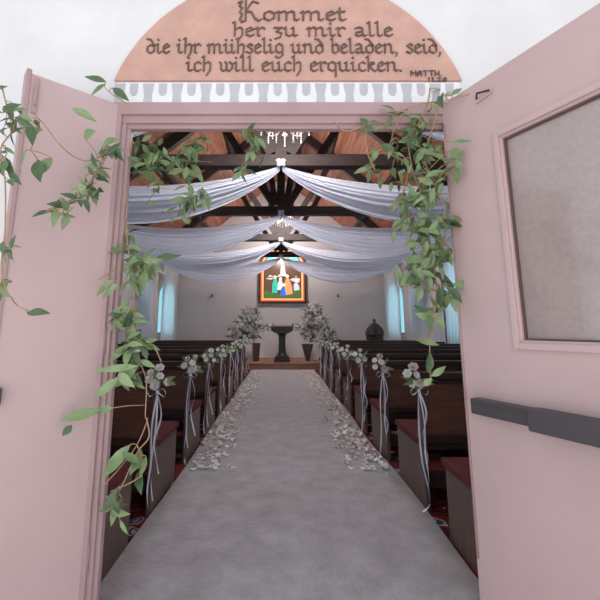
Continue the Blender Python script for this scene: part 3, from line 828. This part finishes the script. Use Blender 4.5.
for i, (x_, y_) in enumerate(((275.2, 277.3), (280.6, 279), (284, 285), (287.2, 276.5), (296.5, 281))):
    c_ = at(x_, y_, YG); b = MB(); gl(b, [(c_.x + 0.05*math.cos(2*PI*j/10), c_.z + 0.055*math.sin(2*PI*j/10)) for j in range(10)], 0.085); b.build('face_glass', glass((0.85, 0.55, 0.40), 0.9), sg)

# ------------------------------------------------------------------ altar end
ST = 0.18
tab = empty('altar_table', (0.2, 13.3, ST), 'altar table covered to the floor with a plain white cloth', 'table')
b = MB(); b.box(-1.0, -0.3, 0.0, 1.0, 0.3, 0.80); b.build('table_top', M['darkwood'], tab)
b = MB(); P = []
per = []
for i in range(161):
    u = i/160*8.0 % 8.0
    hx, hy = 1.03, 0.34
    # rectangle perimeter
    L = 2*(2*hx + 2*hy); d_ = i/160*L
    if d_ < 2*hx: x, y = -hx + d_, -hy
    elif d_ < 2*hx + 2*hy: x, y = hx, -hy + d_ - 2*hx
    elif d_ < 4*hx + 2*hy: x, y = hx - (d_ - 2*hx - 2*hy), hy
    else: x, y = -hx, hy - (d_ - 4*hx - 2*hy)
    per.append((x, y))
for j in range(7):
    t = j/6
    P.append([(x*(1 + 0.012*t*math.sin(i*0.55)), y*(1 + 0.06*t*math.sin(i*0.55)), 0.83 - 0.82*t) for i, (x, y) in enumerate(per)])
b.grid(P); b.add([(-1.03,-.34,.831),(1.03,-.34,.831),(1.03,.34,.831),(-1.03,.34,.831)], [(0,1,2,3)]); b.build('tablecloth', M['cloth'], tab)

pul = empty('lectern', (0.03, 11.85, ST), 'black wooden lectern on a carved column in front of the altar', 'lectern')
b = MB(); b.lathe([(0.25, 0), (0.25, 0.05), (0.22, 0.07), (0.22, 0.13), (0.15, 0.18), (0.13, 0.22)], 8, smooth=False, rot=PI/8); b.build('base', M['pulpit'], pul)
b = MB(); b.lathe([(0.125, 0.22), (0.11, 0.30), (0.10, 0.5), (0.105, 0.70), (0.13, 0.76), (0.19, 0.80)], 8, smooth=False, rot=PI/8); b.build('column', M['pulpit'], pul)
b = MB(); b.prism([(-0.20, 0.80), (0.20, 0.80), (0.30, 0.86), (0.32, 0.94), (0.32, 0.985), (-0.32, 0.985), (-0.32, 0.94), (-0.30, 0.86)], lambda p: (p[0], -0.24, p[1]), lambda p: (p[0], 0.22, p[1] + 0.03)); b.build('desk', M['pulpit'], pul, 0.008)

def arrangement(cx, cy, cz, blobs, label, nflo, nlf, group=None, base=None, rs=1.25):
    root = empty('flower_arrangement', (cx, cy, cz), label, 'flowers', group)
    b = MB()
    for i in range(nlf):
        bl = random.choice(blobs); c_ = Vector(bl[:3]); d = rnd_dir(-0.15)
        p = c_ + Vector((d.x*bl[3], d.y*bl[3]*0.7, d.z*bl[4]))*random.uniform(0.5, 1.0)
        p.z = max(p.z, 0.03); dd = (d + rnd_dir()*0.5).normalized()
        if p.z < 0.16: dd.z = abs(dd.z)
        leaf_into(b, p, dd, rnd_dir(), random.uniform(0.08, 0.20), random.uniform(0.025, 0.05), 0)
    for bl in blobs:
        b.tube(smooth_path([(base or (0, 0, 0)), (Vector(base or (0,0,0)) + Vector(bl[:3]))/2 + Vector((0.02, 0, 0.02)), bl[:3]], 4), 0.010, 5)
        for _ in range(7):
            d = rnd_dir(-0.3); c_ = Vector(bl[:3]); e_ = c_ + Vector((d.x*bl[3], d.y*bl[3]*.6, d.z*bl[4]))*1.25; e_.z = max(e_.z, 0.02); b.tube([c_, e_], 0.004, 4)
    b.build('foliage', M['sage'], root)
    for i in range(nflo):
        bl = random.choice(blobs); d = rnd_dir(0); 
        if d.y > 0.3: d.y = -d.y
        p = Vector(bl[:3]) + Vector((d.x*bl[3], d.y*bl[3]*0.8, d.z*bl[4]))*random.uniform(0.7, 1.08); p.z = max(p.z, 0.035)
        put_mesh('blossom', rose_me[1 if random.random() < 0.2 else 0], root, p, (d + Vector((0, -0.6, 0.2))).normalized(), random.uniform(0.9, 1.5)*rs)
    return root
def px2(px, py, Y, o): v = at(px, py, Y) - o; return v
YA = 11.95
oL = at(252, 342, YA)
bl = []
for px, py, rx, rz_ in ((250, 315, .22, .22), (243, 324, .28, .22), (252, 330, .24, .2), (236, 334, .26, .17), (247, 338, .26, .16), (256, 320, .15, .25)):
    v = px2(px, py, YA, oL); bl.append((v.x, v.y, v.z, rx, rz_))
arrangement(oL.x, YA, oL.z, bl, 'large white flower arrangement on the left of the lectern', 95, 330, 'large altar arrangements', rs=1.35)
oR = at(310, 342, YA)
bl = []
for px, py, rx, rz_ in ((313, 312, .24, .24), (310, 322, .18, .22), (320, 322, .26, .22), (316, 332, .28, .18), (326, 334, .24, .16), (331, 340, .2, .12), (308, 336, .14, .16)):
    v = px2(px, py, YA, oR); bl.append((v.x, v.y, v.z, rx, rz_))
arrangement(oR.x, YA, oR.z, bl, 'large white flower arrangement on the right of the lectern', 98, 360, 'large altar arrangements', rs=1.35)
# what they stand on
zL = oL.z - 0.06
b = MB()
pcx = at(256.5, 350, YA).x
b.prism([(pcx - 0.085, ST), (pcx + 0.075, ST), (pcx + 0.11, zL + 0.03), (pcx - 0.11, zL + 0.03)], lambda p: (p[0], YA - 0.11, p[1]), lambda p: (p[0], YA + 0.09, p[1]))
tag(b.build('flower_pedestal', mat('brown_wood', (0.085, 0.045, 0.038), 0.5, 0.2, 8), None, 0.006), 'brown wooden pedestal under the left altar flowers', 'pedestal')
b = MB(); pcx = at(307.5, 350, YA).x
b.lathe([(0.03, ST), (0.05, ST + 0.01), (0.06, ST + 0.05), (0.17, zL - 0.0), (0.16, zL + 0.005)], 12, (pcx, YA, 0))
tag(b.build('cone_vase', mat('brown_cone', (0.075, 0.040, 0.036), 0.5, 0.2, 8)), 'dark tapering cone vase under the right altar flowers', 'vase')
for px, lab in ((246, 'white cloth covered plinth behind the left altar flowers'), (315, 'white cloth covered plinth behind the right altar flowers')):
    p = at(px, 345, 12.35)
    b = MB(); b.lathe([(0.19, ST), (0.18, 0.4), (0.17, p.z), (0.16, p.z + 0.01)], 20, (p.x, 12.35, 0)); tag(b.build('cloth_plinth', M['cloth']), lab, 'plinth', 'white plinths by the altar')
# flowers on the altar table
zt = ST + 0.86
arrangement(-0.42, 13.12, zt, [(-0.18, 0, .08, .15, .06), (0.05, 0, .10, .15, .08), (-.02, -.02, .07, .2, .05)], 'low white flowers on the left end of the altar table', 14, 40, 'altar table flowers', rs=1.0)
arrangement(0.78, 13.12, zt, [(-0.3, 0, .09, .18, .07), (0.0, 0, .10, .2, .08), (.25, 0, .08, .18, .06)], 'low white flowers on the right end of the altar table', 20, 55, 'altar table flowers', rs=1.0)
for x_, sd in ((212, 'left'), (338, 'right')):
    p = at(x_, 297, BACK - 0.02); b = MB(); b.lathe([(0.03, 0), (0.035, 0.02), (0.02, 0.05), (0.03, 0.08), (0.01, 0.1)], 8, (p.x, BACK - 0.045, p.z))
    b.bar((p.x, BACK - 0.045, p.z + .03), (p.x, BACK - 0.001, p.z + .03), .015, .015)
    tag(b.build('wall_hook', M['iron']), 'small dark hook on the far wall to the %s of the stained glass' % sd, 'hook', 'hooks on the far wall')
# baptismal font with a domed cover
ft = at(375, 338, 12.7)
fo = empty('baptismal_font', (ft.x, 12.7, ST), 'dark baptismal font with a ribbed domed cover at the far right', 'font')
hB = ft.z - ST
b = MB(); b.lathe([(0.26, 0), (0.26, 0.06), (0.14, 0.14), (0.12, hB*.55), (0.2, hB*.75), (0.27, hB*.85), (0.27, hB + 0.08)], 8, smooth=False); b.build('body', M['pulpit'], fo)
b = MB(); b.lathe([(0.30, hB + 0.08), (0.30, hB + 0.12), (0.27, hB + 0.17), (0.22, hB + 0.28), (0.13, hB + 0.38), (0.04, hB + 0.45), (0.025, hB + 0.50), (0.05, hB + 0.53), (0.05, hB + 0.56), (0.01, hB + 0.60)], 12); cv = b.build('cover', M['pulpit'], fo)
for k_ in range(8):
    a = 2*PI*k_/8; b = MB(); b.tube([(r*math.cos(a), r*math.sin(a), hB + z) for r, z in ((0.285, .15), (0.235, .28), (0.145, .385), (.05, .455))], 0.014, 5); b.build('rib', mat('rib_wood', (0.06, 0.04, 0.038), 0.5), cv)

# ------------------------------------------------------------------ greenery on the doorway
def vine(label, paths, clusters, leaves, Yd=1.52, r=0.0026, mats=('stem', 'leaf', 'leafdark'), seed=1, group=None, dark=0.35):
    """paths: stems through pixels (x, y[, depth]); clusters: (x, y, spread x, spread y, count, leaf length px[, depth]); leaves: (x0, y0, x1, y1[, depth])"""
    random.seed(seed)
    def P3(t): return at(t[0], t[1], t[2] if len(t) > 2 else Yd)
    o0 = P3(paths[0][0])
    root = empty('leafy_vine', o0, label, 'vine', group)
    b = MB(); allp = []
    for p in paths:
        pts = [P3(q) + Vector((0, random.uniform(-.012, .012), 0)) for q in p]
        sp = smooth_path(pts, 6); allp += sp
        b.tube([q - o0 for q in sp], r, 6, r1=r*0.6)
    f = MB()
    stems = MB()
    for cl in clusters:
        x, y, sx, sy, n, L = cl[:6]; Y = cl[6] if len(cl) > 6 else Yd
        for i in range(n):
            q = at(x + random.gauss(0, sx*0.55), y + random.gauss(0, sy*0.55), Y + random.gauss(0, 0.035))
            d = Vector((random.gauss(0, 1), random.gauss(0, 0.7), random.gauss(-0.45, 0.8))).normalized()
            Lw = L * 1.7/400 * random.uniform(0.65, 1.15) * (Y/1.55)
            nv = Vector((random.gauss(0, .6), -1, random.gauss(0.5, .6)))
            near = min(allp, key=lambda a: (a - q).length)
            if (near - q).length < 0.14:
                b.tube([near - o0, (near + q)/2 - o0 + Vector((0, 0, 0.006)), q - o0], r*0.5, 4)
            else:
                b.tube([q - o0 + Vector((random.uniform(-.02,.02), 0, 0.03)), q - o0], r*0.5, 4)
            leaf_into(f, q - o0, d, nv, Lw, Lw*random.uniform(0.33, 0.47), 1 if random.random() < dark else 0, random.uniform(0, .3))
    for lf in leaves:
        Y = lf[4] if len(lf) > 4 else Yd
        A, B = at(lf[0], lf[1], Y), at(lf[2], lf[3], Y + random.uniform(-.02, .02))
        L = (B - A).length; wr = lf[5] if len(lf) > 5 else 0.36
        leaf_into(f, A - o0, B - A, Vector((random.gauss(0, .25), -1, random.gauss(0.2, .25))), L, L*wr, 1 if random.random() < dark else 0, 0.03)
        near = min(allp, key=lambda a: (a - A).length)
        if (near - A).length < 0.15: b.tube([near - o0, (near + A)/2 - o0 + Vector((0, -0.004, 0.004)), A - o0], r*0.6, 4)
    b.build('stem', M[mats[0]], root); f.build('foliage', [M[mats[1]], M[mats[2]]], root, fix=False)
    return root
# left leaf: depth along the leaf is nearer to the camera towards the left
vine('vine sprig of three broad leaves on the wall above the left door', [[(127, 104, 1.5), (112, 94, 1.5), (105, 88, 1.5)]], [],
     [(106, 82, 84, 76, 1.5, .30), (106, 84, 90, 96, 1.5, .36), (113, 88, 129, 101, 1.5, .38)], seed=3, dark=0.8)
vine('vine trailing across the upper part of the left door leaf', [[(128, 148, 1.50), (108, 152, 1.45), (88, 160, 1.38), (72, 155, 1.33), (58, 143, 1.28), (44, 125, 1.24), (34, 113, 1.22)],
      [(110, 150, 1.45), (100, 165, 1.42), (90, 182, 1.38), (78, 196, 1.34), (60, 208, 1.28), (46, 212, 1.24)], [(40, 120, 1.23), (36, 135, 1.22), (30, 150, 1.22)]],
     [(107, 152, 8, 10, 16, 16, 1.43), (97, 172, 9, 10, 14, 16, 1.40), (90, 188, 9, 8, 12, 17, 1.36), (58, 210, 14, 7, 16, 17, 1.27), (33, 128, 6, 12, 10, 14, 1.2), (76, 198, 8, 6, 8, 16, 1.32)],
     [(72, 108, 97, 122, 1.36, .34), (84, 137, 96, 131, 1.38, .7), (52, 158, 40, 175, 1.25, .6), (38, 160, 40, 182, 1.25, .5), (25, 152, 20, 166, 1.22, .4)], seed=5, dark=0.35)
vine('vine hanging down the outer edge of the left door leaf', [[(0, 84, 1.11), (6, 108, 1.11), (14, 128, 1.11), (2, 150, 1.11), (8, 185, 1.11), (4, 230, 1.11), (2, 270, 1.11), (8, 296, 1.10), (22, 308, 1.10), (36, 312, 1.10)]],
     [(13, 110, 10, 9, 12, 18, 1.11), (8, 130, 8, 8, 7, 16, 1.11), (6, 160, 7, 14, 11, 16, 1.11), (3, 245, 5, 12, 5, 16, 1.11), (2, 290, 4, 12, 4, 17, 1.10)],
     [(-6, 90, 8, 86, 1.11, .4), (3, 112, 21, 104, 1.11, .6), (12, 246, 22, 247, 1.11, .4), (27, 313, 50, 313, 1.10, .42), (4, 165, 14, 172, 1.11, .6)], seed=6, dark=0.75)
vine('long vine hanging down the left door jamb in front of the pews', [[(130, 140, 1.62), (126, 190, 1.60), (128, 240, 1.58), (133, 275, 1.56), (136, 320, 1.55), (138, 355, 1.54), (145, 380, 1.54), (146, 415, 1.54), (147, 420, 1.54), (137, 445, 1.54), (118, 470, 1.54), (101, 488, 1.54)],
      [(136, 300, 1.55), (128, 335, 1.55), (124, 370, 1.54)], [(147, 418, 1.54), (150, 436, 1.54), (138, 452, 1.54), (122, 486, 1.54), (112, 500, 1.54)], [(125, 270, 1.56), (112, 272, 1.53), (100, 280, 1.5)], [(152, 345, 1.54), (158, 352, 1.54), (161, 362, 1.54)],
      [(137, 444, 1.54), (140, 456, 1.54), (136, 462, 1.54)], [(142, 476, 1.54), (128, 484, 1.54), (110, 492, 1.54)]],
     [(127, 240, 5, 14, 9, 15, 1.58), (140, 268, 12, 12, 30, 17, 1.56), (128, 320, 9, 18, 22, 16, 1.55), (134, 345, 13, 14, 34, 16, 1.54), (126, 374, 12, 8, 12, 18, 1.53), (116, 502, 7, 12, 14, 15, 1.54), (140, 465, 5, 6, 4, 18, 1.54)],
     [(155, 259, 182, 255, 1.56, .3), (150, 262, 165, 275, 1.56, .25), (131, 275, 139, 297, 1.55, .4), (112, 280, 96, 296, 1.5, .35), (118, 283, 101, 300, 1.5, .25), (138, 366, 90, 371, 1.5, .16), (136, 369, 108, 389, 1.5, .33), (118, 378, 92, 400, 1.48, .3), (100, 410, 58, 420, 1.46, .25), (112, 408, 92, 412, 1.47, .4), (72, 425, 62, 436, 1.45, .5),
      (130, 445, 100, 480, 1.53, .28), (140, 448, 138, 470, 1.54, .38), (146, 456, 140, 478, 1.54, .3), (128, 345, 108, 362, 1.53, .3), (118, 488, 103, 512, 1.53, .3), (122, 498, 110, 520, 1.53, .3), (120, 520, 128, 535, 1.53, .3)], r=0.0030, seed=8, dark=0.25)
vine('vine with many small leaves in the top left corner of the doorway', [[(131, 146, 1.66), (145, 141, 1.66), (160, 152, 1.66), (176, 160, 1.66), (192, 162, 1.66), (213, 162, 1.68)], [(132, 160, 1.66), (150, 155, 1.66), (172, 172, 1.66), (186, 185, 1.66), (192, 205, 1.66), (188, 222, 1.66)],
      [(132, 175, 1.66), (146, 168, 1.66), (158, 180, 1.66), (160, 188, 1.66)], [(205, 136, 1.66), (192, 152, 1.66), (186, 168, 1.66), (190, 185, 1.66)], [(190, 195, 1.66), (203, 197, 1.66), (212, 201, 1.66)], [(150, 143, 1.66), (158, 160, 1.66), (150, 178, 1.66)]],
     [(148, 146, 14, 6, 14, 15, 1.66), (142, 164, 9, 12, 20, 14, 1.66), (192, 147, 11, 9, 24, 15, 1.66), (168, 158, 12, 8, 12, 14, 1.66), (185, 170, 8, 10, 14, 14, 1.66), (192, 195, 7, 10, 12, 15, 1.66), (200, 200, 10, 6, 8, 14, 1.66), (183, 212, 8, 8, 8, 13, 1.66), (158, 183, 6, 6, 5, 12, 1.66), (155, 158, 10, 10, 8, 13, 1.66)],
     [(146, 205, 158, 204, 1.66, .5), (165, 213, 178, 206, 1.66, .3)], mats=('stemgreen', 'leaf', 'leafdark'), r=0.0020, seed=9, dark=0.25)
vine('short vine sprig hanging from the doorway head near the middle', [[(246, 120, 1.6), (252, 140, 1.62), (248, 155, 1.62), (242, 168, 1.62), (244, 182, 1.62)]],
     [(250, 132, 8, 6, 12, 15, 1.61), (255, 150, 5, 5, 5, 14, 1.62), (243, 170, 4, 9, 7, 14, 1.62)], [(238, 178, 246, 166, 1.62, .4), (256, 152, 260, 144, 1.62, .4)], mats=('stemgreen', 'leaf', 'leafdark'), r=0.0020, seed=10, dark=0.3)
vine('thick vine cascading from the right side of the doorway head', [[(333, 119, 1.54), (345, 131, 1.55), (366, 124, 1.54), (390, 116, 1.53), (420, 104, 1.51), (447, 100, 1.49), (476, 93, 1.45)], [(430, 88, 1.5), (428, 102, 1.5), (418, 125, 1.54), (408, 140, 1.6), (412, 170, 1.62), (422, 200, 1.6), (430, 240, 1.58), (436, 280, 1.57), (434, 310, 1.56), (431, 345, 1.56), (432, 385, 1.56)],
      [(394, 142, 1.62), (388, 152, 1.62), (400, 160, 1.62), (407, 170, 1.62), (406, 184, 1.62), (402, 200, 1.6), (410, 220, 1.6)], [(366, 122, 1.58), (366, 150, 1.62), (374, 168, 1.62), (379, 177, 1.62)], [(440, 102, 1.49), (432, 130, 1.54), (425, 160, 1.58), (440, 190, 1.56), (446, 220, 1.55), (440, 260, 1.56)], [(402, 115, 1.52), (395, 128, 1.55), (392, 140, 1.6)]],
     [(394, 146, 12, 8, 9, 14, 1.6), (400, 172, 12, 12, 9, 14, 1.6), (398, 200, 10, 10, 8, 14, 1.6), (422, 118, 10, 6, 10, 14, 1.54), (412, 135, 14, 8, 26, 15, 1.58), (428, 152, 13, 10, 24, 15, 1.57), (430, 178, 12, 10, 30, 15, 1.57), (425, 196, 14, 9, 26, 15, 1.57), (408, 212, 12, 10, 18, 15, 1.59), (436, 222, 12, 10, 26, 15, 1.56), (420, 236, 14, 10, 24, 16, 1.58), (440, 254, 10, 12, 26, 17, 1.56), (424, 270, 12, 10, 20, 17, 1.57), (444, 288, 8, 10, 14, 18, 1.55), (432, 312, 8, 9, 10, 17, 1.56), (382, 150, 8, 8, 8, 14, 1.62), (372, 172, 7, 5, 6, 14, 1.62), (440, 96, 8, 5, 7, 13, 1.49), (396, 112, 10, 4, 5, 16, 1.52), (366, 128, 6, 6, 6, 12, 1.57), (455, 165, 5, 8, 6, 16, 1.5)],
     [(410, 116, 386, 112, 1.52, .25), (360, 118, 374, 132, 1.56, .35), (452, 142, 472, 141, 1.46, .25), (449, 151, 465, 158, 1.47, .6), (456, 160, 462, 172, 1.47, .5), (400, 285, 420, 270, 1.57, .42), (416, 340, 440, 345, 1.56, .3), (428, 372, 430, 352, 1.56, .5), (432, 376, 446, 366, 1.56, .4), (424, 386, 432, 378, 1.56, .6), (402, 288, 396, 262, 1.58, .25), (452, 95, 462, 88, 1.48, .4)], mats=('stem', 'leaf', 'leafdark'), r=0.0036, seed=11, dark=0.3)
